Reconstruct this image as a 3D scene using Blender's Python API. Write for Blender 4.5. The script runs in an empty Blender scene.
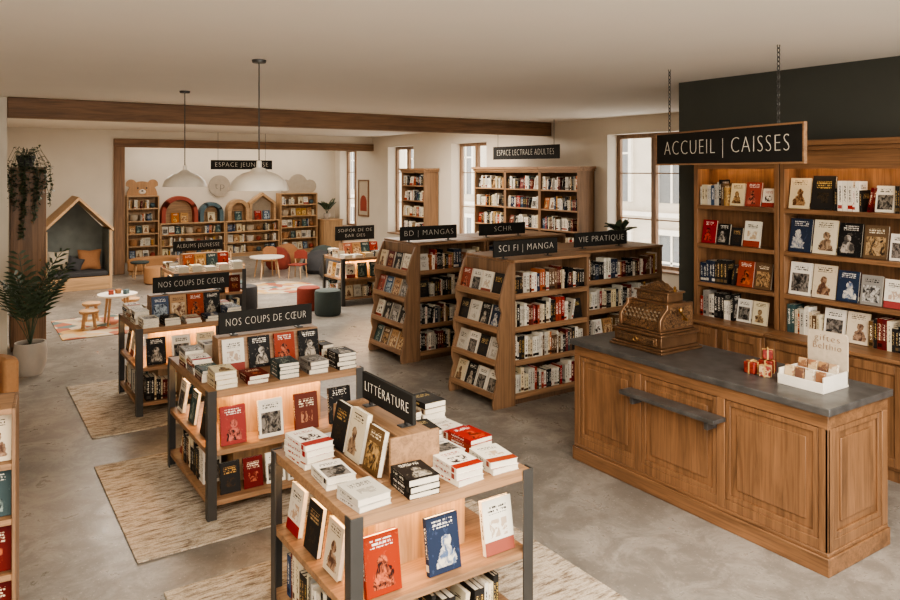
import bpy, bmesh, math, random
from mathutils import Matrix, Vector
random.seed(11)
scene=bpy.context.scene
col=scene.collection
R=math.radians
def T(x,y,z=0): return Matrix.Translation((x,y,z))
def RZ(a): return Matrix.Rotation(R(a),4,'Z')
def RX(a): return Matrix.Rotation(R(a),4,'X')
def RY(a): return Matrix.Rotation(R(a),4,'Y')
def FR(x,y,z=0,deg=0): return T(x,y,z)@RZ(deg)
def lin(c):
    o=[]
    for v in c[:3]:
        v/=255.0
        o.append(v/12.92 if v<=0.04045 else ((v+0.055)/1.055)**2.4)
    return (o[0],o[1],o[2],1)

# ---------------- camera
cd=bpy.data.cameras.new("camera"); cam=bpy.data.objects.new("camera",cd); col.objects.link(cam)
cd.sensor_width=36; cd.lens=737/900*36; cd.shift_y=-129/900; cd.clip_end=200
cam.location=(0,0,2.4); cam.rotation_euler=(R(90),0,R(-33.6)); scene.camera=cam
SA,CA=math.sin(R(33.6)),math.cos(R(33.6))

# ---------------- materials
def newmat(name):
    m=bpy.data.materials.new(name); m.use_nodes=True
    nt=m.node_tree; b=nt.nodes["Principled BSDF"]; return m,nt,b
class NB:
    def __init__(s,nt): s.nt=nt
    def n(s,t,**k):
        x=s.nt.nodes.new(t)
        for a,v in k.items(): setattr(x,a,v)
        return x
    def l(s,a,b): s.nt.links.new(a,b)
    def m(s,op,a,b=None,c=None):
        x=s.n('ShaderNodeMath',operation=op)
        for i,v in enumerate((a,b,c)):
            if v is None: continue
            if isinstance(v,(int,float)): x.inputs[i].default_value=v
            else: s.l(v,x.inputs[i])
        return x.outputs[0]
    def mix(s,f,a,b):
        x=s.n('ShaderNodeMix',data_type='RGBA')
        for sock,v in ((x.inputs[0],f),(x.inputs[6],a),(x.inputs[7],b)):
            if isinstance(v,(int,float)): sock.default_value=v
            elif isinstance(v,tuple): sock.default_value=v
            else: s.l(v,sock)
        return x.outputs[2]
    def noise(s,vec,scale,detail=3,rough=.5,dist=0):
        x=s.n('ShaderNodeTexNoise'); x.inputs['Scale'].default_value=scale; x.inputs['Detail'].default_value=detail
        x.inputs['Roughness'].default_value=rough; x.inputs['Distortion'].default_value=dist
        if vec is not None: s.l(vec,x.inputs['Vector'])
        return x.outputs[0]
    def ramp(s,f,stops,interp='LINEAR'):
        x=s.n('ShaderNodeValToRGB'); cr=x.color_ramp; cr.interpolation=interp
        while len(cr.elements)<len(stops): cr.elements.new(.5)
        for e,(p,c) in zip(cr.elements,stops): e.position=p; e.color=c
        s.l(f,x.inputs[0]); return x.outputs[0]
def mapped(nb,scale,coord='Object'):
    tc=nb.n('ShaderNodeTexCoord'); mp=nb.n('ShaderNodeMapping'); mp.inputs['Scale'].default_value=scale
    nb.l(tc.outputs[coord],mp.inputs['Vector']); return mp.outputs[0]
def wood(name,c,axis,rough=.5,var=.24):
    m,nt,b=newmat(name); nb=NB(nt)
    sc={'x':(.9,13,13),'y':(13,.9,13),'z':(13,13,.9)}[axis]
    v=mapped(nb,sc); n1=nb.noise(v,1.0,5,.65,1.1)
    sc2={'x':(2.5,80,80),'y':(80,2.5,80),'z':(80,80,2.5)}[axis]
    n2=nb.noise(mapped(nb,sc2),1.0,3)
    c=lin(c); dk=tuple(x*(1-var*1.6) for x in c[:3])+(1,); lt=tuple(min(1,x*(1+var)) for x in c[:3])+(1,)
    a=nb.ramp(n1,[(.3,dk),(.5,c),(.72,lt)])
    f=nb.m('MULTIPLY',nb.ramp(n2,[(.5,(0,0,0,1)),(.62,(1,1,1,1))]),.48)
    nb.l(nb.mix(f,a,dk),b.inputs['Base Color']); b.inputs['Roughness'].default_value=rough
    bp=nb.n('ShaderNodeBump'); bp.inputs['Strength'].default_value=.14; bp.inputs['Distance'].default_value=.004
    nb.l(n1,bp.inputs['Height']); nb.l(bp.outputs[0],b.inputs['Normal'])
    return m
def plain(name,c,rough=.6,metal=0,var=.06,scale=9,bump=0,spec=None):
    m,nt,b=newmat(name); nb=NB(nt); c=lin(c)
    n=nb.noise(mapped(nb,(1,1,1)),scale,4)
    dk=tuple(x*(1-var) for x in c[:3])+(1,); lt=tuple(min(1,x*(1+var)) for x in c[:3])+(1,)
    nb.l(nb.ramp(n,[(.3,dk),(.7,lt)]),b.inputs['Base Color'])
    b.inputs['Roughness'].default_value=rough; b.inputs['Metallic'].default_value=metal
    if spec is not None: b.inputs['Specular IOR Level'].default_value=spec
    if bump:
        bp=nb.n('ShaderNodeBump'); bp.inputs['Strength'].default_value=bump; bp.inputs['Distance'].default_value=.01
        nb.l(n,bp.inputs['Height']); nb.l(bp.outputs[0],b.inputs['Normal'])
    return m
def emis(name,c,st):
    m,nt,b=newmat(name); b.inputs['Base Color'].default_value=lin(c)
    b.inputs['Emission Color'].default_value=lin(c); b.inputs['Emission Strength'].default_value=st; return m
WX=wood('oak_shelf',(150,115,84),'x',.5,.28); WZ=wood('oak_upright',(133,102,75),'z',.5,.28)
CZ=wood('counter_oak_upright',(128,93,64),'z',.42,.33); CX=wood('counter_oak_rail',(128,93,64),'x',.42,.33)
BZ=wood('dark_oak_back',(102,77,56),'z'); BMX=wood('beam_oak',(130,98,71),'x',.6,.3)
KW=wood('light_oak',(186,150,112),'x'); KZ=wood('light_oak_upright',(186,150,112),'z')
STEEL=plain('dark_steel',(76,75,73),.42,.6); BLACK=plain('charcoal_board',(44,43,41),.85,0,.06,9,0,.15)
LETT=plain('cream_lettering',(230,223,210),.7); STONE=plain('grey_stone',(72,71,70),.35,0,.35,11)
CEIL=plain('ceiling_paint',(238,230,218),.9,0,.01,2); WALL=plain('wall_plaster',(216,206,190),.9,0,.025,2.5)
DARKW=plain('dark_green_grey_paint',(74,75,69),.85,0,.04,3,0,.2); WHITE=plain('white_enamel',(230,224,212),.45); GREIGE=plain('greige_ceramic',(172,164,154),.5)
SHADE=plain('shade_enamel',(228,220,206),.4); TRIMW=plain('painted_baseboard',(218,208,194),.6)
BRASS=plain('brass',(150,114,66),.38,.9); KEYM=plain('key_cap',(120,104,84),.5)
def bronze():
    m,nt,b=newmat('register_bronze'); nb=NB(nt)
    vo=nb.n('ShaderNodeTexVoronoi',feature='DISTANCE_TO_EDGE'); vo.inputs['Scale'].default_value=44; nb.l(mapped(nb,(1,1,1)),vo.inputs['Vector'])
    n=nb.noise(mapped(nb,(1,1,1)),14,4)
    e=nb.ramp(vo.outputs['Distance'],[(.0,(0,0,0,1)),(.14,(1,1,1,1))])
    nb.l(nb.mix(nb.m('MULTIPLY',e,n),lin((56,40,30)),lin((172,134,96))),b.inputs['Base Color'])
    b.inputs['Metallic'].default_value=.6; b.inputs['Roughness'].default_value=.36
    bp=nb.n('ShaderNodeBump'); bp.inputs['Strength'].default_value=.5; bp.inputs['Distance'].default_value=.004
    nb.l(e,bp.inputs['Height']); nb.l(bp.outputs[0],b.inputs['Normal']); return m
BRONZE=bronze(); BRONZ2=plain('smooth_bronze',(122,94,70),.32,.7,.2,12)
LED=emis('warm_led',(255,204,142),66); LED2=emis('warm_led_soft',(255,210,155),22); BULB=emis('warm_bulb',(255,225,180),5)
LEAF=plain('leaf_green',(62,78,56),.5,0,.3,12); LEAFD=plain('leaf_dark',(70,80,56),.55,0,.3,12); SOIL=plain('soil',(50,38,30),.9)
TAN=plain('tan_fabric',(166,124,86),.9,0,.06,40,.2); TEAL=plain('green_grey_fabric',(68,78,76),.9,0,.06,40,.2)
REDF=plain('brick_red_fabric',(128,56,44),.9,0,.06,40,.2); GREYF=plain('charcoal_fabric',(60,60,62),.95,0,.08,40,.2)
BEIGEF=plain('beige_fabric',(186,172,152),.9,0,.06,40,.2); ORANGEF=plain('ochre_fabric',(158,112,76),.9,0,.06,40,.2)
NICHE=plain('slate_paint',(112,116,110),.8,0,.16,5); PINKR=plain('terracotta_paint',(150,70,54),.7); BLUEG=plain('blue_grey_paint',(80,102,110),.7)
CREAM=plain('cream_paint',(206,196,182),.7)
PAPER=plain('page_paper',(220,211,192),.8,0,.05,60); OCHINK=plain('ochre_ink',(110,74,40),.6)
def floor_mat():
    m,nt,b=newmat('polished_concrete'); nb=NB(nt)
    a=nb.noise(mapped(nb,(1,1,1)),.8,7,.66,.8); c=nb.noise(mapped(nb,(1,1,1)),3.5,8,.74,.5); e=nb.noise(mapped(nb,(1,1,1)),45,2)
    base=nb.ramp(a,[(.34,lin((116,112,106))),(.5,lin((142,137,130))),(.66,lin((162,156,148)))])
    c2=nb.mix(nb.m('MULTIPLY',nb.ramp(c,[(.44,(0,0,0,1)),(.56,(1,1,1,1))]),.6),base,lin((108,103,97)))
    c3=nb.mix(nb.m('MULTIPLY',nb.m('GREATER_THAN',e,.66),.35),c2,lin((178,172,164)))
    c4=nb.mix(nb.m('MULTIPLY',nb.m('LESS_THAN',e,.33),.3),c3,lin((88,84,80)))
    nb.l(c4,b.inputs['Base Color'])
    nb.l(nb.m('MULTIPLY_ADD',c,.34,.14),b.inputs['Roughness'])
    bp=nb.n('ShaderNodeBump'); bp.inputs['Strength'].default_value=.06; nb.l(c,bp.inputs['Height']); nb.l(bp.outputs[0],b.inputs['Normal'])
    return m
FLOOR=floor_mat()
def rug_mat(name,c1,c2,c3):
    m,nt,b=newmat(name); nb=NB(nt)
    n=nb.noise(mapped(nb,(6,30,1)),1,5,.8,.15); f=nb.noise(mapped(nb,(1,1,1)),130,2); g=nb.noise(mapped(nb,(1,1,1)),4,4)
    a=nb.ramp(n,[(.4,lin(c3)),(.48,lin(c2)),(.55,lin(c1))])
    a1=nb.mix(nb.m('MULTIPLY',nb.ramp(g,[(.45,(0,0,0,1)),(.65,(1,1,1,1))]),.35),a,lin(c1))
    a2=nb.mix(nb.m('MULTIPLY',nb.m('GREATER_THAN',f,.55),.3),a1,lin(c3))
    nb.l(a2,b.inputs['Base Color']); b.inputs['Roughness'].default_value=.95
    bp=nb.n('ShaderNodeBump'); bp.inputs['Strength'].default_value=.35; bp.inputs['Distance'].default_value=.004
    nb.l(f,bp.inputs['Height']); nb.l(bp.outputs[0],b.inputs['Normal']); return m
RUG=rug_mat('woven_rug',(200,188,170),(174,160,141),(110,94,78))
def kidrug():
    m,nt,b=newmat('patchwork_rug'); nb=NB(nt)
    vo=nb.n('ShaderNodeTexVoronoi'); vo.inputs['Scale'].default_value=4.5; nb.l(mapped(nb,(1,1,1)),vo.inputs['Vector'])
    sx=nb.n('ShaderNodeSeparateColor'); nb.l(vo.outputs['Color'],sx.inputs[0])
    a=nb.ramp(sx.outputs[0],[(0,lin((192,178,158))),(.35,lin((160,100,78))),(.55,lin((182,164,136))),(.72,lin((98,114,112))),(.85,lin((192,154,104)))],'CONSTANT')
    nb.l(a,b.inputs['Base Color']); b.inputs['Roughness'].default_value=.95; return m
KRUG=kidrug()

# ---------------- mesh builder
class MB:
    def __init__(s): s.v=[];s.f=[];s.m=[];s.u=[]
    def add(s,vs,fs,mi=0,M=None,uv=None):
        o=len(s.v)
        for p in vs:
            p=Vector(p); s.v.append(M@p if M is not None else p)
        for k,f in enumerate(fs):
            s.f.append([o+i for i in f]); s.m.append(mi[k] if isinstance(mi,(list,tuple)) else mi)
            s.u.append(uv[k] if uv else None)
        return s
    def box(s,x0,x1,y0,y1,z0,z1,mi=0,M=None):
        vs=[(x0,y0,z0),(x1,y0,z0),(x1,y1,z0),(x0,y1,z0),(x0,y0,z1),(x1,y0,z1),(x1,y1,z1),(x0,y1,z1)]
        fs=[(0,1,5,4),(2,3,7,6),(3,0,4,7),(1,2,6,5),(3,2,1,0),(4,5,6,7)]
        q=[(0,0),(1,0),(1,1),(0,1)]
        return s.add(vs,fs,mi,M,[q,q,q,q,q,q])
    def prism(s,poly,plane,a,b,mi=0,M=None):
        def P(p,q,e): return {'xz':(p,e,q),'yz':(e,p,q),'xy':(p,q,e)}[plane]
        n=len(poly); vs=[P(p,q,a) for p,q in poly]+[P(p,q,b) for p,q in poly]
        fs=[tuple(range(n)),tuple(range(2*n-1,n-1,-1))]+[(i,(i+1)%n,n+(i+1)%n,n+i) for i in range(n)]
        return s.add(vs,fs,mi,M)
    def lathe(s,prof,cx=0,cy=0,n=24,mi=0,M=None,cap=True):
        vs=[];fs=[]
        for r,z in prof:
            for i in range(n):
                a=2*math.pi*i/n; vs.append((cx+r*math.cos(a),cy+r*math.sin(a),z))
        for k in range(len(prof)-1):
            for i in range(n):
                j=(i+1)%n; fs.append((k*n+i,k*n+j,(k+1)*n+j,(k+1)*n+i))
        if cap:
            fs.append(tuple(range(n-1,-1,-1))); L=(len(prof)-1)*n; fs.append(tuple(range(L,L+n)))
        return s.add(vs,fs,mi,M)
    def cyl(s,cx,cy,z0,z1,r,n=16,mi=0,M=None): return s.lathe([(r,z0),(r,z1)],cx,cy,n,mi,M)
    def rod(s,p0,p1,r0,r1=None,n=8,mi=0):
        p0,p1=Vector(p0),Vector(p1); r1=r0 if r1 is None else r1
        q=(p1-p0).to_track_quat('Z','Y').to_matrix().to_4x4()
        return s.lathe([(r0,0),(r1,(p1-p0).length)],0,0,n,mi,Matrix.Translation(p0)@q)
    def torus(s,Rr,r,n1=10,n2=5,mi=0,M=None,sx=1):
        vs=[];fs=[]
        for i in range(n1):
            a=2*math.pi*i/n1
            for j in range(n2):
                b=2*math.pi*j/n2; q=Rr+r*math.cos(b)
                vs.append((q*math.cos(a)*sx,r*math.sin(b),q*math.sin(a)))
        for i in range(n1):
            for j in range(n2):
                a,b=i,(i+1)%n1; c,d=j,(j+1)%n2
                fs.append((a*n2+c,b*n2+c,b*n2+d,a*n2+d))
        return s.add(vs,fs,mi,M)
    def blob(s,rx,ry,rz,cx=0,cy=0,cz=0,n=16,e=1.0,mi=0,M=None):
        vs=[];fs=[];k=n//2
        def sg(v): return math.copysign(abs(v)**e,v)
        for j in range(k+1):
            t=-math.pi/2+math.pi*j/k
            for i in range(n):
                a=2*math.pi*i/n
                vs.append((cx+rx*sg(math.cos(t))*sg(math.cos(a)),cy+ry*sg(math.cos(t))*sg(math.sin(a)),cz+rz*sg(math.sin(t))))
        for j in range(k):
            for i in range(n): fs.append((j*n+i,j*n+(i+1)%n,(j+1)*n+(i+1)%n,(j+1)*n+i))
        return s.add(vs,fs,mi,M)
    def pillow(s,w,h,t,n=12):
        vs=[];fs=[]
        for sd in (1,-1):
            o=len(vs)
            for j in range(n+1):
                for i in range(n+1):
                    u=-1+2*i/n; v=-1+2*j/n; k=((1-u**4)*(1-v**4))**.5
                    pin=1-.08*(1-abs(u*v))*(max(abs(u),abs(v))**2)+.08*abs(u*v)
                    vs.append((u*w/2*pin,sd*t/2*k,h/2+v*h/2*pin))
            for j in range(n):
                for i in range(n):
                    a=o+j*(n+1)+i; fs.append((a,a+1,a+n+2,a+n+1))
        return s.add(vs,fs)
    def mesh(s,name,mats,fix=True,weld=False):
        me=bpy.data.meshes.new(name); me.from_pydata([tuple(p) for p in s.v],[],s.f)
        for m in mats: me.materials.append(m)
        me.polygons.foreach_set('material_index',s.m)
        if any(u for u in s.u):
            ul=me.uv_layers.new(name='UVMap')
            for p,u in zip(me.polygons,s.u):
                if u:
                    for li,c in zip(p.loop_indices,u): ul.data[li].uv=c
        if fix:
            bm=bmesh.new(); bm.from_mesh(me)
            if weld: bmesh.ops.remove_doubles(bm,verts=bm.verts,dist=1e-5)
            bmesh.ops.recalc_face_normals(bm,faces=bm.faces); bm.to_mesh(me); bm.free()
        me.polygons.foreach_set('use_smooth',[True]*len(me.polygons)); me.set_sharp_from_angle(angle=R(38))
        me.update(); return me
def child(name,mb,parent,mats,bevel=0,M=None,label=None,weld=False):
    if not isinstance(mats,(list,tuple)): mats=[mats]
    me=mb.mesh(name,mats,weld=weld); o=bpy.data.objects.new(name,me); col.objects.link(o); o.parent=parent
    if M is not None: o.matrix_local=M
    if bevel:
        b=o.modifiers.new('bevel','BEVEL'); b.width=bevel; b.segments=2; b.limit_method='ANGLE'; b.angle_limit=R(40)
    if label: o['label']=label
    return o
def tag(o,label,cat,group=None,kind=None):
    o['label']=label; o['category']=cat
    if group: o['group']=group
    if kind: o['kind']=kind
def root(name,M,label,cat,group=None):
    o=bpy.data.objects.new(name,None); col.objects.link(o); o.matrix_world=M; o.empty_display_size=.1
    tag(o,label,cat,group); return o
def thing(name,mb,mats,M,label,cat,group=None,bevel=0,kind=None,weld=False):
    if not isinstance(mats,(list,tuple)): mats=[mats]
    me=mb.mesh(name,mats,weld=weld); o=bpy.data.objects.new(name,me); col.objects.link(o); o.matrix_world=M
    if bevel:
        b=o.modifiers.new('bevel','BEVEL'); b.width=bevel; b.segments=2; b.limit_method='ANGLE'; b.angle_limit=R(40)
    tag(o,label,cat,group,kind); return o
def struct(name,mb,mats,label,cat='structure',bevel=0):
    return thing(name,mb,mats,Matrix.Identity(4),label,cat,kind='structure',bevel=bevel)

# ---------------- room shell
HC=3.35; XW=9.67
struct('floor',MB().box(-2.7,10.1,-3,21.3,-.12,0),FLOOR,'polished grey concrete floor','floor')
struct('ceiling',MB().box(-2.7,10.1,-3,21.3,HC,HC+.12),CEIL,'plain off-white painted ceiling','ceiling')
wins=[(7.75,9.45),(13.1,14.5),(16.25,17.6),(19.5,20.65)]
SILL,LINT=.72,3.05
mb=MB(); y=5.25
for a,b in wins:
    mb.box(XW,XW+.38,y,a,0,HC); mb.box(XW,XW+.38,a,b,0,SILL); mb.box(XW,XW+.38,a,b,LINT,HC); y=b
mb.box(XW,XW+.38,y,21.3,0,HC)
struct('wall_right',mb,WALL,'off-white plaster wall pierced by tall windows','wall')
struct('wall_back',MB().box(.5,XW,21,21.3,0,HC),WALL,'off-white plaster back wall','wall')
struct('wall_accent',MB().box(6.45,6.65,-3,5.25,0,HC).box(6.65,XW+.38,5.05,5.25,0,HC),DARKW,'dark green-grey painted accent wall','wall')
struct('wall_left',MB().box(-2.7,-2.5,-3,11,0,HC),WALL,'off-white plaster side wall','wall')
struct('wall_alcove',MB().box(-2.7,.5,11,11.25,0,HC).box(.3,.5,11.25,21.3,0,HC),WALL,'off-white plaster return wall','wall')
struct('wall_partition',MB().box(.5,2.95,18.5,18.7,0,HC).box(2.95,XW,18.5,18.7,3.15,HC),WALL,'plaster partition with wide opening','wall')
struct('trim_1',MB().box(.5,XW,10.95,11.2,3.09,HC),BMX,'long oak ceiling beam across the shop','beam',.012)
struct('trim_2',MB().box(2.95,XW,18.42,18.72,2.96,3.15),BMX,'oak lintel beam above the children area opening','beam',.01)
struct('trim_3',MB().box(2.95,3.18,18.42,18.72,0,2.96),wood('post_oak',(130,98,71),'z',.6,.3),'upright oak post beside the opening','post',.01)
struct('baseboard_right',MB().box(XW-.02,XW,5.25,20.98,0,.13),TRIMW,'painted baseboard under the windows','baseboard')
struct('baseboard_back',MB().box(.55,XW-.03,20.98,21,0,.13),TRIMW,'painted baseboard on back wall','baseboard')
gm,gnt,gb=newmat('window_glass'); gn=NB(gnt)
tr=gn.n('ShaderNodeBsdfTransparent'); gl=gn.n('ShaderNodeBsdfGlossy'); gl.inputs['Roughness'].default_value=.02
mx=gn.n('ShaderNodeMixShader'); mx.inputs[0].default_value=.06; gn.l(tr.outputs[0],mx.inputs[1]); gn.l(gl.outputs[0],mx.inputs[2])
gn.l(mx.outputs[0],gnt.nodes['Material Output'].inputs[0])
FRW=wood('window_frame_oak',(138,110,86),'z',.5)
for i,(a,b) in enumerate(wins):
    mb=MB(); X0,X1=XW+.24,XW+.31; w=.075; c=(a+b)/2
    mb.box(X0,X1,a,a+w,SILL,LINT); mb.box(X0,X1,b-w,b,SILL,LINT); mb.box(X0,X1,a+w,b-w,SILL,SILL+w); mb.box(X0,X1,a+w,b-w,LINT-w,LINT)
    mb.box(X0-.01,X1,c-.05,c+.05,SILL+w,LINT-w)
    for zz in (1.55,2.35): mb.box(X0+.01,X1-.01,a+w,c-.05,zz,zz+.02); mb.box(X0+.01,X1-.01,c+.05,b-w,zz,zz+.02)
    mb.box(XW-.03,X0,a+.005,b-.005,SILL-.001,SILL+.025)
    o=struct(f'window_{i+1}',mb,FRW,'tall oak-framed casement window with glazing bars','window',.004)
    g=MB().box(X0+.03,X0+.036,a+w*.7,b-w*.7,SILL+w*.7,LINT-w*.7); child('glass_pane',g,o,gm)
mb=MB(); X=16.5
mb.box(X,X+.4,0,40,-3,9,0)
for yy in [3.2+2.0*k for k in range(17)]:
    for z0 in (-1.6,1.5,4.6):
        mb.box(X-.1,X,yy-.12,yy,z0,z0+2.2,1); mb.box(X-.1,X,yy+.9,yy+1.02,z0,z0+2.2,1); mb.box(X-.12,X,yy-.15,yy+1.05,z0+2.2,z0+2.35,1)
        mb.box(X-.02,X,yy,yy+.9,z0,z0+2.2,2)
        mb.box(X-.05,X,yy+.42,yy+.48,z0,z0+2.2,1); mb.box(X-.05,X,yy,yy+.9,z0+1.4,z0+1.46,1)
    for z0 in (1.1,4.2): mb.box(X-.15,X,yy-1.0,yy+1.0,z0,z0+.12,1)
struct('wall_outside',mb,[plain('limestone',(188,178,162),.9,0,.08,2),plain('painted_stone',(216,208,194),.8),plain('facade_glass',(104,106,106),.3)],'limestone building facade across the street','building')

# ---------------- text
def textmesh(s,maxw,size,name='lettering'):
    c=bpy.data.curves.new('txt','FONT'); c.body=s; c.align_x='CENTER'; c.align_y='CENTER'; c.size=size; c.extrude=.001; c.space_character=1.16; c.resolution_u=3; c.offset=-size*.028
    o=bpy.data.objects.new('txt',c); col.objects.link(o); bpy.context.view_layer.update()
    me=bpy.data.meshes.new_from_object(o.evaluated_get(bpy.context.evaluated_depsgraph_get()))
    bpy.data.objects.remove(o); me.name=name
    xs=[v.co.x for v in me.vertices]; wd=max(xs)-min(xs); mid=(max(xs)+min(xs))/2; k=min(1.15,maxw/wd)
    for v in me.vertices: v.co.x=(v.co.x-mid)*k
    return me
def addtext(parent,s,maxw,size,M,mat,name='lettering'):
    me=textmesh(s,maxw,size,name); me.materials.clear(); me.materials.append(mat)
    o=bpy.data.objects.new(name,me); col.objects.link(o); o.parent=parent; o.matrix_local=M@RX(90); return o
def sign(M,w,h,lines,size,label,feet=0,hang=None,chainr=None,group=None,name='hanging_sign',border=False):
    r=root(name,M,label,'sign',group)
    child('sign_board',MB().box(-w/2,w/2,0,.022,0,h),r,BLACK,.003)
    if border:
        e=.014; child('sign_border',MB().box(-w/2-e,w/2+e,-.004,.026,-e,0).box(-w/2-e,w/2+e,-.004,.026,h,h+e).box(-w/2-e,-w/2,-.004,.026,0,h).box(w/2,w/2+e,-.004,.026,0,h),r,WX)
    n=len(lines)
    for i,t in enumerate(lines):
        addtext(r,t,w*.86,size,T(0,-.0022,h/2+((n-1)/2-i)*size*1.15),LETT)
    if feet:
        for x in (-w*.35,w*.35): child('sign_foot',MB().box(x-.008,x+.008,.004,.018,-feet,0).box(x-.025,x+.025,-.03,.05,-feet,-feet+.006),r,STEEL)
    if hang:
        for x in chainr:
            mb=MB(); L=hang; k=.034; z=h+(.014 if border else 0); L-=(.014 if border else 0)
            if border:
                cnt=int(L/k)
                for q in range(cnt+1): mb.torus(.02,.005,8,4,0,T(x,.011,z+.012+q*(L-.02)/cnt)@RZ(90*(q%2)),.6)
            else: mb.rod((x,.011,z),(x,.011,z+L),.005)
            child('chain',mb,r,STEEL)
    return r

# ---------------- books
DES=[
 ((146,38,28),(240,232,220),(40,12,12),(196,96,74),'figure','red illustrated paperback'),
 ((228,220,204),(40,36,34),(146,44,32),(186,160,136),'band','white paperback with red band'),
 ((26,25,25),(234,228,216),(70,66,62),(190,180,166),'figure','black illustrated paperback'),
 ((34,46,68),(226,222,212),(206,198,184),(80,100,130),'figure','navy illustrated paperback'),
 ((212,196,166),(60,44,36),(80,54,38),(160,128,98),'figure','cream paperback with brown drawing'),
 ((224,217,204),(26,26,26),(32,30,28),(132,124,116),'photo','white paperback with dark photograph'),
 ((98,72,52),(236,222,198),(50,34,24),(186,146,106),'photo','brown photographic paperback'),
 ((136,132,126),(26,26,26),(54,52,50),(190,186,180),'photo','grey photographic paperback'),
 ((56,76,76),(236,230,216),(26,42,46),(150,168,158),'figure','teal illustrated paperback'),
 ((178,136,86),(50,34,24),(104,60,34),(222,194,148),'photo','ochre illustrated paperback'),
 ((96,26,22),(232,216,188),(40,12,10),(176,106,78),'plain','dark red paperback'),
 ((228,220,206),(152,34,26),(146,34,26),(46,26,26),'band','white paperback with red title'),
 ((198,192,180),(60,60,60),(114,108,100),(168,162,152),'plain','light grey paperback'),
 ((168,90,52),(240,232,216),(80,40,24),(224,180,126),'figure','orange illustrated paperback'),
 ((60,80,106),(236,232,222),(28,40,62),(168,184,192),'photo','blue photographic paperback'),
 ((36,34,33),(190,156,100),(100,78,50),(24,22,22),'plain','charcoal paperback with gold title'),
]
fmats=[];smats=[]
def rndnode(nb):
    g=nb.n('ShaderNodeNewGeometry'); oi=nb.n('ShaderNodeObjectInfo')
    return nb.m('FRACT',nb.m('ADD',g.outputs['Random Per Island'],nb.m('MULTIPLY',oi.outputs['Random'],7.3)))
def hsv(nb,c,rnd,k=.14):
    h=nb.n('ShaderNodeHueSaturation'); nb.l(c,h.inputs['Color'])
    nb.l(nb.m('MULTIPLY_ADD',rnd,k*2,1-k*1.3),h.inputs['Value'])
    nb.l(nb.m('MULTIPLY_ADD',nb.m('FRACT',nb.m('MULTIPLY',rnd,13.7)),.025,.492),h.inputs['Hue'])
    nb.l(nb.m('MULTIPLY_ADD',nb.m('FRACT',nb.m('MULTIPLY',rnd,5.3)),.3,.85),h.inputs['Saturation']); return h.outputs[0]
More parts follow.
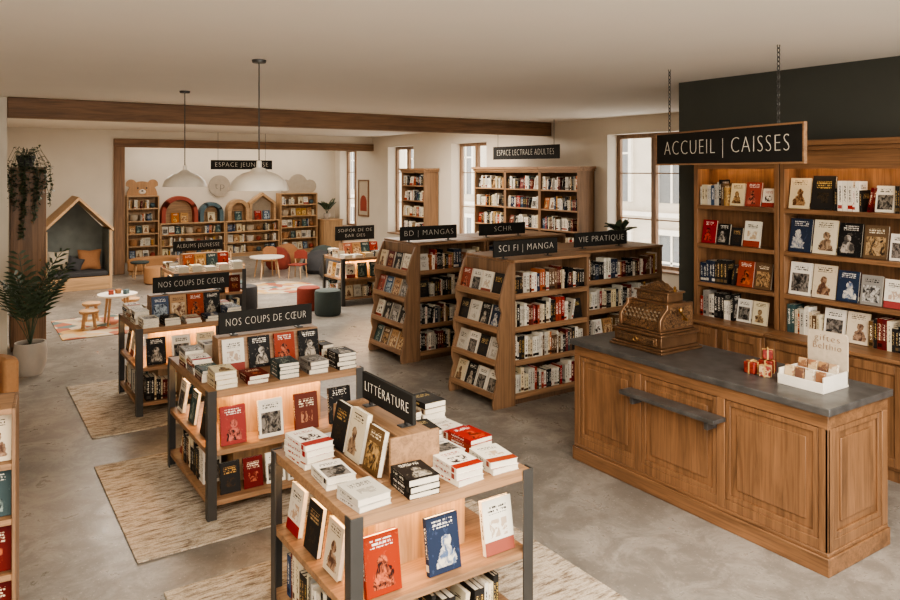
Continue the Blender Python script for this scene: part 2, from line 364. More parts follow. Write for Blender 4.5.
for i,(bc,tc,a1,a2,lay,ds) in enumerate(DES):
    m,nt,b=newmat('cover_'+ds.replace(' ','_')); nb=NB(nt); rnd=rndnode(nb)
    uvn=nb.n('ShaderNodeTexCoord'); sp=nb.n('ShaderNodeSeparateXYZ'); nb.l(uvn.outputs['UV'],sp.inputs[0]); X,Y=sp.outputs[0],sp.outputs[1]
    def inb(x0,x1,y0,y1):
        return nb.m('MULTIPLY',nb.m('MULTIPLY',nb.m('GREATER_THAN',X,x0),nb.m('LESS_THAN',X,x1)),nb.m('MULTIPLY',nb.m('GREATER_THAN',Y,y0),nb.m('LESS_THAN',Y,y1)))
    cx=nb.n('ShaderNodeCombineXYZ')
    for q in range(3): nb.l(nb.m('MULTIPLY',rnd,31.0+17*q),cx.inputs[q])
    mp=nb.n('ShaderNodeMapping'); nb.l(uvn.outputs['UV'],mp.inputs['Vector']); nb.l(cx.outputs[0],mp.inputs['Location'])
    n1=nb.noise(mp.outputs[0],5.5,5,.65,.8)
    art=nb.mix(nb.ramp(n1,[(.42,(0,0,0,1)),(.58,(1,1,1,1))]),lin(a1),lin(a2))
    colr=lin(bc)
    if lay=='figure':
        hx=nb.m('MULTIPLY_ADD',rnd,.24,.38)
        wob=nb.m('MULTIPLY',nb.m('SUBTRACT',n1,.5),2.6)
        head=nb.m('LESS_THAN',nb.m('ADD',wob,nb.m('ADD',nb.m('POWER',nb.m('DIVIDE',nb.m('SUBTRACT',X,hx),.15),2),nb.m('POWER',nb.m('DIVIDE',nb.m('SUBTRACT',Y,.53),.12),2))),1)
        body=nb.m('LESS_THAN',nb.m('ADD',wob,nb.m('ADD',nb.m('POWER',nb.m('DIVIDE',nb.m('SUBTRACT',X,hx),.3),2),nb.m('POWER',nb.m('DIVIDE',nb.m('SUBTRACT',Y,.16),.3),2))),1)
        msk=nb.m('MULTIPLY',nb.m('MAXIMUM',head,body),inb(.08,.92,.1,.75))
        colr=nb.mix(msk,colr,art); ty=(.78,.92)
        colr=nb.mix(nb.m('MULTIPLY',nb.m('GREATER_THAN',n1,.62),.25),colr,lin(a2))
    elif lay=='photo':
        colr=nb.mix(inb(.1,.9,.1,.66),colr,art); ty=(.74,.9)
    elif lay=='band':
        colr=nb.mix(inb(0,1,.0,.24),colr,lin(a1))
        colr=nb.mix(nb.m('MULTIPLY',inb(.2,.8,.3,.62),nb.m('GREATER_THAN',n1,.5)),colr,lin(a2)); ty=(.72,.88)
    else:
        colr=nb.mix(nb.m('MULTIPLY',inb(.25,.75,.2,.5),nb.m('GREATER_THAN',n1,.5)),colr,art); ty=(.62,.84)
    mp2=nb.n('ShaderNodeMapping'); nb.l(uvn.outputs['UV'],mp2.inputs['Vector']); mp2.inputs['Scale'].default_value=(24,12,1); nb.l(cx.outputs[0],mp2.inputs['Location'])
    lt=nb.m('GREATER_THAN',nb.noise(mp2.outputs[0],1,1),.48)
    rowm=nb.m('GREATER_THAN',nb.m('FRACT',nb.m('MULTIPLY',Y,15)),.42)
    tm=nb.m('MULTIPLY',nb.m('MULTIPLY',lt,rowm),inb(.18,.82,*ty))
    colr=nb.mix(tm,colr,lin(tc)); nb.l(hsv(nb,colr,rnd,.08),b.inputs['Base Color']); b.inputs['Roughness'].default_value=.55; b.inputs['Specular IOR Level'].default_value=.2
    fmats.append(m)
    m,nt,b=newmat('spine_'+ds.replace(' ','_')); nb=NB(nt); rnd=rndnode(nb)
    uvn=nb.n('ShaderNodeTexCoord'); sp=nb.n('ShaderNodeSeparateXYZ'); nb.l(uvn.outputs['UV'],sp.inputs[0]); X,Y=sp.outputs[0],sp.outputs[1]
    cx=nb.n('ShaderNodeCombineXYZ')
    for q in range(3): nb.l(nb.m('MULTIPLY',rnd,31.0+17*q),cx.inputs[q])
    mp=nb.n('ShaderNodeMapping'); nb.l(uvn.outputs['UV'],mp.inputs['Vector']); mp.inputs['Scale'].default_value=(2.5,30,1); nb.l(cx.outputs[0],mp.inputs['Location'])
    lt=nb.m('MULTIPLY',nb.m('GREATER_THAN',nb.noise(mp.outputs[0],1,1),.5),inb(.3,.7,.3,.84))
    bandon=nb.m('GREATER_THAN',nb.m('FRACT',nb.m('MULTIPLY',rnd,3.7)),.55)
    cc=nb.mix(lt,lin(bc),lin(tc)); cc=nb.mix(nb.m('MULTIPLY',inb(0,1,.08,.2),bandon),cc,lin(a1))
    nb.l(hsv(nb,cc,rnd,.18),b.inputs['Base Color']); b.inputs['Roughness'].default_value=.55; b.inputs['Specular IOR Level'].default_value=.2; smats.append(m)
BOOKS=[]
def book(M,w,h,t,d,k,grp,place,wt=1.0): BOOKS.append((M,w,h,t,d,k,grp,place,wt))
ANY=[0,1,2,3,4,5,6,7,8,9,10,11,12,13,14,15,1,5,2,4,11,12,2,15,4,10,2,15,6,1,5,4]
def rd(): return random.choice(ANY)
def spinebook(F,x,yf,z,t,h,w,d,grp,place): book(F@T(x+t/2,yf+w/2,z)@RZ(90),w,h,t,d,'S',grp,place)
def facebook(F,xc,yf,z,d,grp,place,w=.15,h=.22,t=.022,lean=10,rz=0):
    book(F@T(xc,yf+t/2,z+t*.5*math.sin(R(lean))+.001)@RZ(rz)@RX(-lean),w,h,t,d,'F',grp,place)
def stack(F,x,y,z,n,grp,place,w=.15,h=.21,d=None,rot=0,t=None):
    for k in range(n):
        tt=t or random.uniform(.022,.036); dd=d if d is not None else rd(); rr=rot+random.uniform(-4,4)
        book(F@T(x,y,z+tt/2)@RZ(rr)@T(0,-h/2,0)@RX(-90),w,h,tt,dd,'H' if k==n-1 else 'E',grp,place); z+=tt+.0008
def row(F,x0,x1,yf,z,hmax,grp,place,seq=None,pf=.12,fill=.8,pal=None):
    x=x0; q=list(seq) if seq else None; hm=min(hmax,.26)
    def run(n,x,hb):
        left=0
        for _ in range(n):
            if left<=0:
                left=random.choice([1,1,1,2,3]); sd=random.choice(pal) if pal else rd(); sh=hb*random.uniform(.74,1.08); st=random.uniform(.014,.042)
            left-=1; t=st
            if x+t>x1: return x
            h=min(hm,sh); w=random.uniform(.12,.15)
            spinebook(F,x,yf+random.uniform(0,.008),z,t,h,w,sd,grp,place); x+=t+.001
        if random.random()<.35 and x+.1<x1:
            t=random.uniform(.02,.03); h=hb*.85; a=random.uniform(6,11); w=.13
            book(F@T(x+h*math.sin(R(a))+t/2+.002,yf+w/2,z+.002)@RZ(90)@RX(a),w,h,t,rd(),'S',grp,place); x+=t+h*math.sin(R(a))+.012
        return x
    if q:
        for tk in q:
            if isinstance(tk,str): x=run(int(tk[1:]),x,hm*.92)+.02
            else:
                d,w=tk if isinstance(tk,tuple) else (tk,.155)
                if x+w>x1+.01: break
                facebook(F,x+w/2,yf+.02,z,d,grp,place,w=w,h=min(hmax-.01,w*1.45)); x+=w+.018
        return
    while x<x1-.05:
        if random.random()<pf and x+.16<x1:
            facebook(F,x+.08,yf+.02,z,random.choice(pal) if pal else rd(),grp,place,w=.14,h=min(hm,.21)); x+=.165
        else:
            x=run(random.randint(5,12) if pf<.55 else random.randint(2,5),x,hm*random.uniform(.85,1))
            if random.random()>fill: x+=random.uniform(.03,.12)
            if x>=x1-.05: break

# ---------------- bookcases
def bookcase(F,w,h,dep,levels,label,crown=(1,1),mats=None,name='bookcase',group=None,tk=.035):
    mx,mz,bk=mats or (WX,WZ,BZ)
    r=root(name,F,label,'bookcase',group)
    child('side_panel',MB().box(0,tk,0,dep,0,h),r,mz,.003); child('side_panel',MB().box(w-tk,w,0,dep,0,h),r,mz,.003)
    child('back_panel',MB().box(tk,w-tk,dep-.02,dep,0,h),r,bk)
    child('plinth',MB().box(tk,w-tk,.015,dep-.02,0,levels[0]-.03),r,mx)
    for z in levels: child('shelf',MB().box(tk,w-tk,.004,dep-.02,z-.03,z),r,mx,.002)
    child('top_board',MB().box(tk,w-tk,.004,dep-.02,h-.03,h),r,mx)
    if crown:
        a,b=crown
        child('crown_moulding',MB().box(-.02*a,w+.02*b,-.02,dep,h,h+.04).box(-.045*a,w+.045*b,-.045,dep,h+.04,h+.085),r,mx)
    return r
def gondola(x,y,w,dep,h,grp,endcap=True,label='double-sided oak bookshelf unit filled with books'):
    F=FR(x,y); r=root('bookshelf_unit',F,label,'bookshelf'); tk=.035
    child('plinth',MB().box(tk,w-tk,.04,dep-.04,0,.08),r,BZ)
    for a in (0,w-tk): child('end_panel',MB().box(a,a+tk,0,dep,0,h),r,WZ,.004)
    child('back_panel',MB().box(tk,w-tk,dep/2-.01,dep/2+.01,.08,h),r,WZ)
    lv=[.11,.45,.79,1.13]
    for z in lv:
        child('shelf',MB().box(tk,w-tk,.005,dep/2-.01,z-.03,z).box(tk,w-tk,dep/2+.01,dep-.005,z-.03,z).box(tk,w-tk,-.004,.012,z-.045,z+.012),r,WX,.002)
    child('top_board',MB().box(0,w,-.015,dep+.015,h,h+.03),r,WX,.004)
    for i,z in enumerate(lv): row(F,tk+.01,w-tk-.01,.03,z,.28,grp,'on an oak bookshelf unit',pf=.14,pal=None if i%2 else [1,2,5,12,10,0,15,1,2,4])
    if endcap:
        ML=T(-.001,dep,0)@RZ(-90); E=F@ML
        child('end_display_back',MB().box(0,dep,-.02,0,.0,h),r,WZ,.003,M=ML)
        cv=[(-.02,0),(-.24,0),(-.25,.05),(-.24,.12),(-.19,.3),(-.215,.38),(-.21,.45),(-.165,.62),(-.19,.7),(-.185,.78),(-.135,.96),(-.165,1.03),(-.16,1.11),(-.09,1.32),(-.04,h-.02),(-.02,h)]
        for a in (0,dep-.03):
            child('end_display_bracket',MB().prism(cv,'yz',a,a+.03),r,WZ,.003,M=ML)
        for i,z in enumerate([.12,.45,.78,1.11]):
            yo=-.225+.027*i
            child('display_ledge',MB().box(.03,dep-.03,yo,-.02,z-.02,z).box(.03,dep-.03,yo-.012,yo,z-.02,z+.045),r,WX,.002,M=ML)
            n=4
            for k in range(n): facebook(E,.03+(k+.5)*(dep-.06)/n,yo+.02,z,rd(),grp,'on a slanted end display ledge',w=.165,h=.24,lean=[20,18,16,14][i])
    return r
G1='books on the oak shelf units'
gondola(4.69,5.9,1.07,.82,1.46,G1); gondola(5.79,6.15,1.45,.82,1.46,G1,False)
gondola(4.8,7.95,1.06,.88,1.46,G1); gondola(5.88,7.95,1.4,.88,1.46,G1,False)
sign(T(4.97,6.02,1.515),.86,.165,['SCI FI | MANGA'],.1,'black sign reading SCI FI MANGA on bookshelf top',.023,name='shelf_sign')
sign(T(6.35,6.3,1.515),.86,.165,['VIE PRATIQUE'],.1,'black sign reading VIE PRATIQUE on bookshelf top',.023,name='shelf_sign')
sign(T(5.06,8.1,1.515),.86,.175,['BD | MANGAS'],.1,'black sign reading BD MANGAS on bookshelf top',.023,name='shelf_sign')
sign(T(6.3,8.15,1.515),.8,.16,['SCHR'],.1,'black sign reading SCHR on bookshelf top',.023,name='shelf_sign')
def wallcase(yhi,ylo,xf,dep,h,levels,bays,grp):
    W=yhi-ylo; F=FR(xf,yhi,0,-90); n=bays; w=W/n
    for k in range(n):
        Fk=F@T(k*w,0,0)
        bookcase(Fk,w-.004,h,dep,levels,'tall oak bookcase with crown moulding against window wall',crown=(int(k==0),int(k==n-1)))
        for i,z in enumerate(levels):
            row(Fk,.05,w-.06,.03,z,.3,grp,'in a tall oak bookcase',pf=.18)
wallcase(12.96,9.74,9.24,.4,2.4,[.12,.52,.92,1.3,1.68,2.05],3,'books in the tall wall bookcases')
wallcase(16.12,15.02,9.24,.4,2.38,[.12,.52,.92,1.3,1.68,2.05],1,'books in the tall wall bookcases')
sign(FR(9.1,11.1,2.63,-90),2.0,.26,['ESPACE LECTRALE ADULTES'],.17,'black hanging sign reading ESPACE LECTRALE ADULTES',0,.46,(-.85,.85))
sign(FR(5.88,18.25,2.44),1.55,.23,['ESPACE JEUNESSE'],.16,'black hanging sign reading ESPACE JEUNESSE',0,.68,(-.6,.6))
sign(FR(5.31,3.905,2.468,-106.6),1.87,.275,['ACCUEIL | CAISSES'],.19,'large black hanging sign reading ACCUEIL CAISSES',0,.607,(-.74,.68),border=True)
# ---------------- right wall bookcases with cupboards
PL='in an oak wall bookcase'; G2='books in the oak wall bookcases'
def servicecase(yhi,ylo,rows):
    W=yhi-ylo; xf=5.97; F=FR(xf,yhi,0,-90)
    r=root('cupboard_bookcase',F,'tall oak bookcase with cupboard base and crown moulding','bookcase')
    d=.47; u=.23; tk=.045
    child('cupboard_body',MB().box(0,W,.02,d,.09,.92),r,CZ,.003); child('plinth',MB().box(0,W,.035,d,0,.09),r,CZ)
    child('cupboard_top',MB().box(0,W,-.01,d,.92,.95),r,CX,.004)
    hw=W/2
    for k in range(2):
        a=k*hw+.03; b=(k+1)*hw-.03; M0=MB()
        M0.box(a,b,.006,.02,.12,.9)
        dr=child('cupboard_door',M0,r,CZ,.002)
        f=MB(); s=.07
        f.box(a,a+s,-.006,.006,.12,.9); f.box(b-s,b,-.006,.006,.12,.9); f.box(a+s,b-s,-.006,.006,.12,.12+s); f.box(a+s,b-s,-.006,.006,.9-s,.9)
        child('door_frame',f,dr,CZ,.003)
        kx=b-.035 if k==0 else a+.035
        child('knob',MB().blob(.014,.014,.014,kx,-.02,.55,10),dr,BRASS)
    for a in (0,W-tk): child('side_panel',MB().box(a,a+tk,u,d,.95,2.58),r,CZ,.003)
    child('back_panel',MB().box(tk,W-tk,d-.02,d,.95,2.58),r,CZ)
    lv=[.95,1.29,1.675,2.06]
    for z in lv[1:]: child('shelf',MB().box(tk,W-tk,u+.005,d-.02,z-.03,z).box(tk,W-tk,u-.003,u+.01,z-.04,z),r,CX,.002)
    child('top_board',MB().box(tk,W-tk,u+.02,d-.02,2.5,2.58).box(tk,W-tk,u,u+.02,2.42,2.58),r,CX)
    child('crown_moulding',MB().box(0,W,u-.03,d,2.58,2.62).box(0,W,u-.06,d,2.62,2.67),r,CX,.006)
    child('light_strip',MB().box(tk+.03,W-tk-.03,u+.03,u+.045,2.49,2.5),r,LED2)
    for z,sq in zip(lv,rows): row(F,tk+.015,W-tk-.01,u+.02,z,.32,G2,PL,seq=sq)
servicecase(4.86,3.93,[['s12',(5,.15),(4,.15),(9,.13)],['s9',(0,.17),(6,.17),(6,.14)],[(0,.16),(2,.14),(15,.12),(1,.17),(5,.17)],['s12',(4,.15),(0,.16),(11,.12)]])
servicecase(3.92,2.72,[['s9',(5,.18),(4,.18),'s8',(1,.14)],[(5,.2),(4,.2),(3,.18),(7,.17),(1,.16)],[(3,.205),(4,.205),(2,.195),(6,.19),(5,.15)],[(4,.19),(15,.205),'s7',(5,.15),'s9',(0,.14)]])
servicecase(2.71,1.6,[['s10',(5,.16),'s10'],[(6,.16),(5,.16),(4,.16),(3,.14)],['s9',(4,.16),(9,.16)],[(4,.16),'s14']])

# ---------------- counter
F=FR(4.27,4.55,0,-90); W=2.16; D=.7
c=root('reception_counter',F,'long panelled oak cash desk','counter')
child('body',MB().box(.02,W-.02,.02,D-.02,.12,.95),c,CZ)
child('plinth',MB().box(-.012,W+.012,-.012,D+.012,0,.11).box(-.002,W+.002,-.002,D+.002,.11,.135),c,CX,.006)
child('top_rail',MB().box(0,W,0,D,.87,.955),c,CX,.004)
for a in (0,.66,1.39,W-.06): child('stile',MB().box(a,a+.06,0,.02,.135,.87),c,CZ,.003)
for a,b in [(.06,.66),(.72,1.39),(1.45,W-.06)]:
    p=MB(); z0,z1=.145,.865; s=.035
    p.box(a,b,.003,.02,.135,.2); 
    p.box(a+.005,a+.005+s,.006,.02,.2,z1); p.box(b-s-.005,b-.005,.006,.02,.2,z1); p.box(a+s,b-s,.006,.02,.2,.2+s); p.box(a+s,b-s,.006,.02,z1-s,z1)
    p.box(a+.085,b-.085,.01,.02,.285,z1-.08)
    child('front_panel',p,c,CZ,.004)
p=MB()
p.box(W-.02,W,0,.07,.135,.87).box(W-.02,W,D-.07,D,.135,.87).box(W-.02,W-.003,.07,D-.07,.135,.2)
p.box(W-.02,W-.006,.075,.11,.2,.865).box(W-.02,W-.006,D-.11,D-.075,.2,.865).box(W-.02,W-.006,.11,D-.11,.2,.235).box(W-.02,W-.006,.11,D-.11,.83,.865).box(W-.02,W-.01,.16,D-.16,.285,.785)
child('end_panel',p,c,CZ,.004)
child('bag_ledge',MB().box(.62,1.46,-.13,0,.72,.75).box(.7,.73,-.1,.0,.66,.72).box(1.36,1.39,-.1,.0,.66,.72),c,STONE,.003,label='dark grey ledge fixed to the counter front')
thing('countertop',MB().box(-.03,W+.025,-.03,D+.02,.955,1.0),STONE,F,'dark grey stone countertop on the oak cash desk','countertop',bevel=.005)
# cash register: boxy, stepped
F=FR(4.44,4.26,1.0,-90)
r=root('cash_register',F,'antique bronze cash register standing on the counter','cash register')
child('base',MB().box(-.03,.51,-.03,.45,0,.02).box(-.015,.495,-.015,.435,.02,.04).box(0,.48,0,.42,.04,.125).box(-.015,.495,-.015,.435,.125,.145).box(.01,.47,.01,.41,.145,.16),r,BRONZ2,.005)
dr=child('drawer',MB().box(.04,.44,-.01,0,.05,.115).box(.06,.42,-.016,-.01,.062,.103),r,BRONZE,.003)
child('handle',MB().torus(.02,.004,12,6,0,T(.24,-.022,.08)@RX(10)),dr,BRASS)
child('body',MB().prism([(.04,.16),(.04,.24),(.07,.27),(.13,.31),(.13,.345),(.39,.345),(.39,.16)],'yz',.05,.43),r,BRONZE,.006)
for a in (.025,.425):
    child('side_cheek',MB().prism([(.02,.16),(.02,.25),(.05,.29),(.1,.33),(.1,.365),(.41,.365),(.41,.16)],'yz',a,a+.03),r,BRONZ2,.006)
    s0=-.006 if a<.1 else .03
    child('side_ornament',MB().prism([(.05,.18),(.05,.24),(.09,.28),(.13,.31),(.13,.34),(.38,.34),(.38,.18)],'yz',a+s0,a+s0+.006),r,BRONZE,.002)
kb=None
for i in range(9):
    for j in range(3):
        x,y,z=.075+i*.041,.035+j*.026,.235+j*.022
        if kb is None: kb=MB().rod((0,0,0),(0,-.018,.02),.003,.003,6).rod((0,-.018,.02),(0,-.022,.024),.0085,.0085,10).mesh('key',[KEYM])
        o=bpy.data.objects.new('key',kb); col.objects.link(o); o.parent=r; o.location=(x,y,z)
child('upper_case',MB().box(.06,.42,.15,.37,.345,.365).box(.08,.4,.17,.35,.365,.43).box(.065,.415,.155,.365,.43,.445),r,BRONZ2,.004)
child('display_window',MB().box(.11,.37,.165,.17,.375,.42),r,BRONZE)
pr=[(.09,.445),(.09,.46),(.13,.462),(.16,.475),(.185,.495),(.215,.5),(.24,.515),(.265,.5),(.295,.495),(.32,.475),(.35,.462),(.39,.46),(.39,.445)]
child('crest',MB().prism(pr,'xz',.2,.3),r,BRONZE,.004)
child('crank',MB().rod((.45,.28,.24),(.5,.28,.24),.011).rod((.495,.28,.24),(.495,.2,.31),.008).blob(.018,.018,.024,.5,.2,.32,10),r,BRASS)
for x in (.085,.395): child('finial',MB().lathe([(.012,.445),(.015,.455),(.008,.465),(.013,.478),(.004,.49)],x,.26,10),r,BRASS)
# card display
F=FR(4.5,2.86,1.0,-90)
r=root('card_display',F,'white cardboard countertop display holding small cards','card display')
child('tray',MB().box(0,.31,0,.3,0,.015).box(0,.31,0,.012,.015,.065).box(0,.012,.012,.3,.015,.1).box(.298,.31,.012,.3,.015,.1).box(.012,.298,.15,.16,.015,.1),r,WHITE,.002)
child('header_card',MB().prism([(.04,.015),(.31,.015),(.31,.32),(.295,.335),(.055,.335),(.04,.32)],'xz',.285,.297),r,BEIGEF)
addtext(r,'giftes',.17,.062,T(.175,.2825,.29),OCHINK); addtext(r,'Belthio',.19,.062,T(.175,.2825,.235),OCHINK)
def cardmat(i,a,b,s=18):
    m,nt,bs=newmat('card_print_'+str(i)); nb=NB(nt); n=nb.noise(mapped(nb,(1,1,1)),s,3,.6,.4)
    nb.l(nb.ramp(n,[(.5,lin(a)),(.56,lin(b))]),bs.inputs['Base Color']); return m
cm=[cardmat(i,*cc) for i,cc in enumerate([((200,176,138),(150,104,76)),((132,92,66),(180,146,108)),((212,200,178),(170,140,110)),((104,74,60),(166,128,88))])]
for i in range(4):
    for j in range(2):
        w=.06; thing('greeting_card',MB().box(-w/2,w/2,-.02,0,0,.105+.025*j),cm[(i*3+j)%4],F@T(.05+i*.07,.06+j*.15,.016)@RX(-8),'small patterned card packet in the white display','card','cards in the countertop display',.002,bevel=.003) if False else thing('greeting_card',MB().box(-w/2,w/2,-.02,0,0,.105+.025*j),cm[(i*3+j)%4],F@T(.05+i*.07,.06+j*.15,.016)@RX(-8),'small patterned card packet in the white display','card','cards in the countertop display',.003)
gr=cardmat(9,(106,24,20),(138,50,36),40); gw=cardmat(8,(186,160,126),(126,36,28),40); RIB=plain('gold_ribbon',(180,148,94),.5)
for i,(x,y,z,s) in enumerate([(4.58,3.1,1.0,.042),(4.68,3.05,1.0,.046),(4.58,3.0,1.0,.038),(4.68,3.05,1.095,.034)]):
    F2=FR(x,y,z,12*i); r=root('gift_box',F2,'small red patterned gift box with ribbon on counter','gift box','gift boxes on the counter')
    hh=s*1.9
    child('box_body',MB().box(-s,s,-s,s,0,hh),r,gr if i!=2 else gw,.007)
    child('ribbon',MB().box(-.005,.005,-s-.002,s+.002,0,hh+.0025).box(-s-.002,s+.002,-.005,.005,0,hh+.0025).blob(.014,.006,.007,-.01,0,hh+.007,8).blob(.014,.006,.007,.01,0,hh+.007,8),r,RIB)

# ---------------- display tables
def table(x0,x1,y0,y1,h,grp,pl='on an oak and steel display table',faces=None):
    w,dp=x1-x0,y1-y0; F=FR(x0,y0)
    r=root('display_table',F,'oak display table with dark steel corner legs','display table')
    e=.009
    child('table_top',MB().box(e,w-e,e,dp-e,h-.05,h),r,WX,.003)
    for z in (.48,.14): child('shelf',MB().box(e,w-e,e,dp-e,z-.035,z),r,WX,.003)
    s=.062
    for (cx,cy,sx,sy) in ((0,0,1,1),(w,0,-1,1),(0,dp,1,-1),(w,dp,-1,-1)):
        def bx(a,b,c,d,mb):
            X=sorted((cx+sx*a,cx+sx*b)); Y=sorted((cy+sy*c,cy+sy*d)); mb.box(X[0],X[1],Y[0],Y[1],0,h+.004)
        m0=MB(); bx(0,s,0,.008,m0); bx(0,.008,.008,s,m0); child('leg',m0,r,STEEL,.0015)
    child('core_panel',MB().box(.25,w-.25,.25,dp-.25,.14,.445).box(.25,w-.25,.25,dp-.25,.48,h-.05),r,KZ)
    child('light_strip',MB().box(.1,w-.1,.17,.19,h-.06,h-.05),r,LED)
    child('light_strip',MB().box(.17,.19,.22,dp-.1,h-.06,h-.05),r,LED)
    L=F@T(0,dp,0)@RZ(-90)
    fl=faces or [rd() for _ in range(4)]
    n=len(fl)
    for k,dn in enumerate(fl):
        xx=.2+(w-.36)*k/(n-1); facebook(F,xx,.06,.48,dn,grp,pl,w=.18,h=.262,t=.028,lean=9)
    m=3
    for k in range(m): facebook(L,.15+(dp-.5)*k/(m-1),.06,.48,rd(),grp,pl,w=.165,h=.24,t=.025,lean=9)
    row(F,.1,w-.09,.05,.14,.27,grp,pl,pf=.3); row(L,.1,dp-.3,.05,.14,.27,grp,pl,pf=.2)
    return F,w,dp
def riser(F,x0,x1,y0,z,hh,dep):
    thing('display_riser',MB().prism([(y0,z),(y0+.05,z+hh),(y0+dep,z+hh),(y0+dep,z)],'yz',x0,x1),WX,F,'slanted oak riser block on a display table','riser',bevel=.004)
def dress(F,w,dp,h,grp,ry,covers,pl='on an oak display table'):
    riser(F,.22,w-.15,ry,h,.24,.2)
    n=len(covers)
    for k,dn in enumerate(covers): facebook(F,.22+(w-.37)*(k+.5)/n,ry-.035,h,dn,grp,pl,w=.165,h=.235,lean=11)
    nx=int((w-.1)/.185)
    for k in range(nx): stack(F,.14+k*(w-.26)/(nx-1),.14,h,random.choice([2,2,3,4]),grp,pl,d=rd())
    y=.37
    while y<dp-.12:
        stack(F,.105,y,h,random.randint(2,4),grp,pl,w=.14,h=.2); y+=.23
    y=.37
    while y<dp-.12:
        stack(F,w-.07,y,h,random.randint(2,3),grp,pl,w=.1,h=.18); y+=.23
    if dp-(ry+.2)>.22:
        for k in range(4): stack(F,.3+k*(w-.5)/3,dp-.14,h,random.randint(2,4),grp,pl,w=.14,h=.19)
F,w,dp=table(1.4,2.58,5.08,6.25,.89,'books on the nos coups de coeur table',faces=[0,5,10,2])
dress(F,w,dp,.89,'books on the nos coups de coeur table',.48,[1,2,0,2])
sign(T(2.03,5.68,1.145),.76,.165,['NOS COUPS DE CŒUR'],.085,'black tabletop sign reading NOS COUPS DE CŒUR',.015,name='table_sign')
F,w,dp=table(1.42,2.5,7.62,8.6,.86,'books on the far coups de coeur table',faces=[2,5,4,1])
dress(F,w,dp,.86,'books on the far coups de coeur table',.42,[14,9,0,2])
sign(T(2.08,8.15,1.115),.8,.165,['NOS COUPS DE CŒUR'],.09,'black tabletop sign reading NOS COUPS DE CŒUR',.015,name='table_sign')
F,w,dp=table(2.7,3.8,11.6,12.55,.84,'children albums on a display table')
dress(F,w,dp,.84,'children albums on a display table',.42,[13,9,8,0])
sign(T(3.2,12.15,1.12),.78,.16,['ALBUMS JEUNESSE'],.09,'black tabletop sign reading ALBUMS JEUNESSE',.04,name='table_sign')
F,w,dp=table(5.62,6.7,11.9,12.75,.84,'books on a small far table')
dress(F,w,dp,.84,'books on a small far table',.42,[13,9,8,0])
sign(T(6.12,12.4,1.12),.8,.26,['SOIFOR DE OE','BAR DES'],.085,'black tabletop sign with two lines of lettering',.04,name='table_sign')
# table 1
G='books on the littérature table'; pl='on the littérature display table'
F,w,dp=table(1.4,2.42,2.88,3.86,.89,G,'on the littérature display table',faces=[0,3,1])
h=.89
thing('display_riser',MB().prism([(.02,h),(.07,h+.2),(.26,h+.2),(.26,h)],'yz',0,.62).box(-.02,0,-.0,.28,h,h+.215).box(.62,.64,0,.28,h,h+.215).box(0,.62,-.07,.02,h,h+.012).box(0,.62,-.08,-.07,h,h+.035),WX,F@T(.33,.88,0)@RZ(-90),'slanted oak riser stand on a display table','riser',bevel=.003)
E=F@T(.33,.88,0)@RZ(-90)
facebook(E,.12,-.05,h+.013,15,G,pl,w=.165,h=.24,t=.03,lean=12); facebook(E,.31,-.05,h+.013,4,G,pl,w=.17,h=.25,t=.03,lean=12); facebook(E,.51,-.05,h+.013,6,G,pl,w=.16,h=.22,t=.03,lean=12)
sign(F@T(.5,.6,h+.225)@RZ(-90),.56,.15,['LITTÉRATURE'],.08,'black tabletop sign reading LITTÉRATURE',.025,name='table_sign')
stack(F,.12,.74,h,4,G,pl,w=.16,h=.24,d=11,rot=4,t=.03)
stack(F,.12,.44,h,2,G,pl,w=.15,h=.22,d=5,rot=-4); stack(F,.14,.15,h,2,G,pl,w=.17,h=.2,d=12,rot=4)
stack(F,.4,.13,h,3,G,pl,w=.16,h=.2,d=2,rot=-4); stack(F,.65,.14,h,3,G,pl,w=.16,h=.22,d=11,rot=3); stack(F,.88,.15,h,2,G,pl,w=.16,h=.22,d=1,rot=-3)
stack(F,.91,.4,h,3,G,pl,w=.15,h=.2,d=0,rot=2); stack(F,.72,.38,h,2,G,pl,w=.15,h=.2,d=5,rot=5)
stack(F,.74,.62,h,3,G,pl,w=.15,h=.2,d=15,rot=-5); stack(F,.92,.64,h,2,G,pl,w=.15,h=.2,d=1,rot=3); stack(F,.74,.86,h,4,G,pl,w=.15,h=.2,d=6,rot=2); stack(F,.92,.87,h,5,G,pl,w=.15,h=.2,rot=2)
# ---------------- left bookcase & armchair
F=FR(-.96,4.45,0,-6)
bookcase(F,1.2,1.2,.32,[.08,.36,.64,.92],'low oak bookcase of displayed books',crown=None,tk=.018)
for z in (.08,.36,.64,.92):
    for k in range(6): facebook(F,1.1-.17*k,.05,z,rd(),'books in the low oak bookcase','in a low oak bookcase',w=.155,h=.225,lean=9)
F=FR(.0,7.3,0,15)
r=root('armchair',F,'rounded tan upholstered armchair','armchair')
arc=[(.42*math.cos(R(a)),.42*math.sin(R(a))) for a in range(-20,201,20)]; arc2=[(.3*math.cos(R(a)),.3*math.sin(R(a))) for a in range(200,-21,-20)]
child('backrest',MB().prism(arc+arc2,'xy',.3,.8),r,TAN,.03); child('seat_cushion',MB().lathe([(.05,.26),(.3,.27),(.32,.34),(.3,.42),(.05,.43)]),r,TAN)
child('seat_base',MB().lathe([(.38,.14),(.4,.2),(.4,.27),(.3,.28)]),r,TAN)
for sx in (-.25,.25):
    for sy in (-.22,.22): child('leg',MB().rod((sx,sy,.15),(sx*1.1,sy*1.1,0),.02,.013),r,WZ)

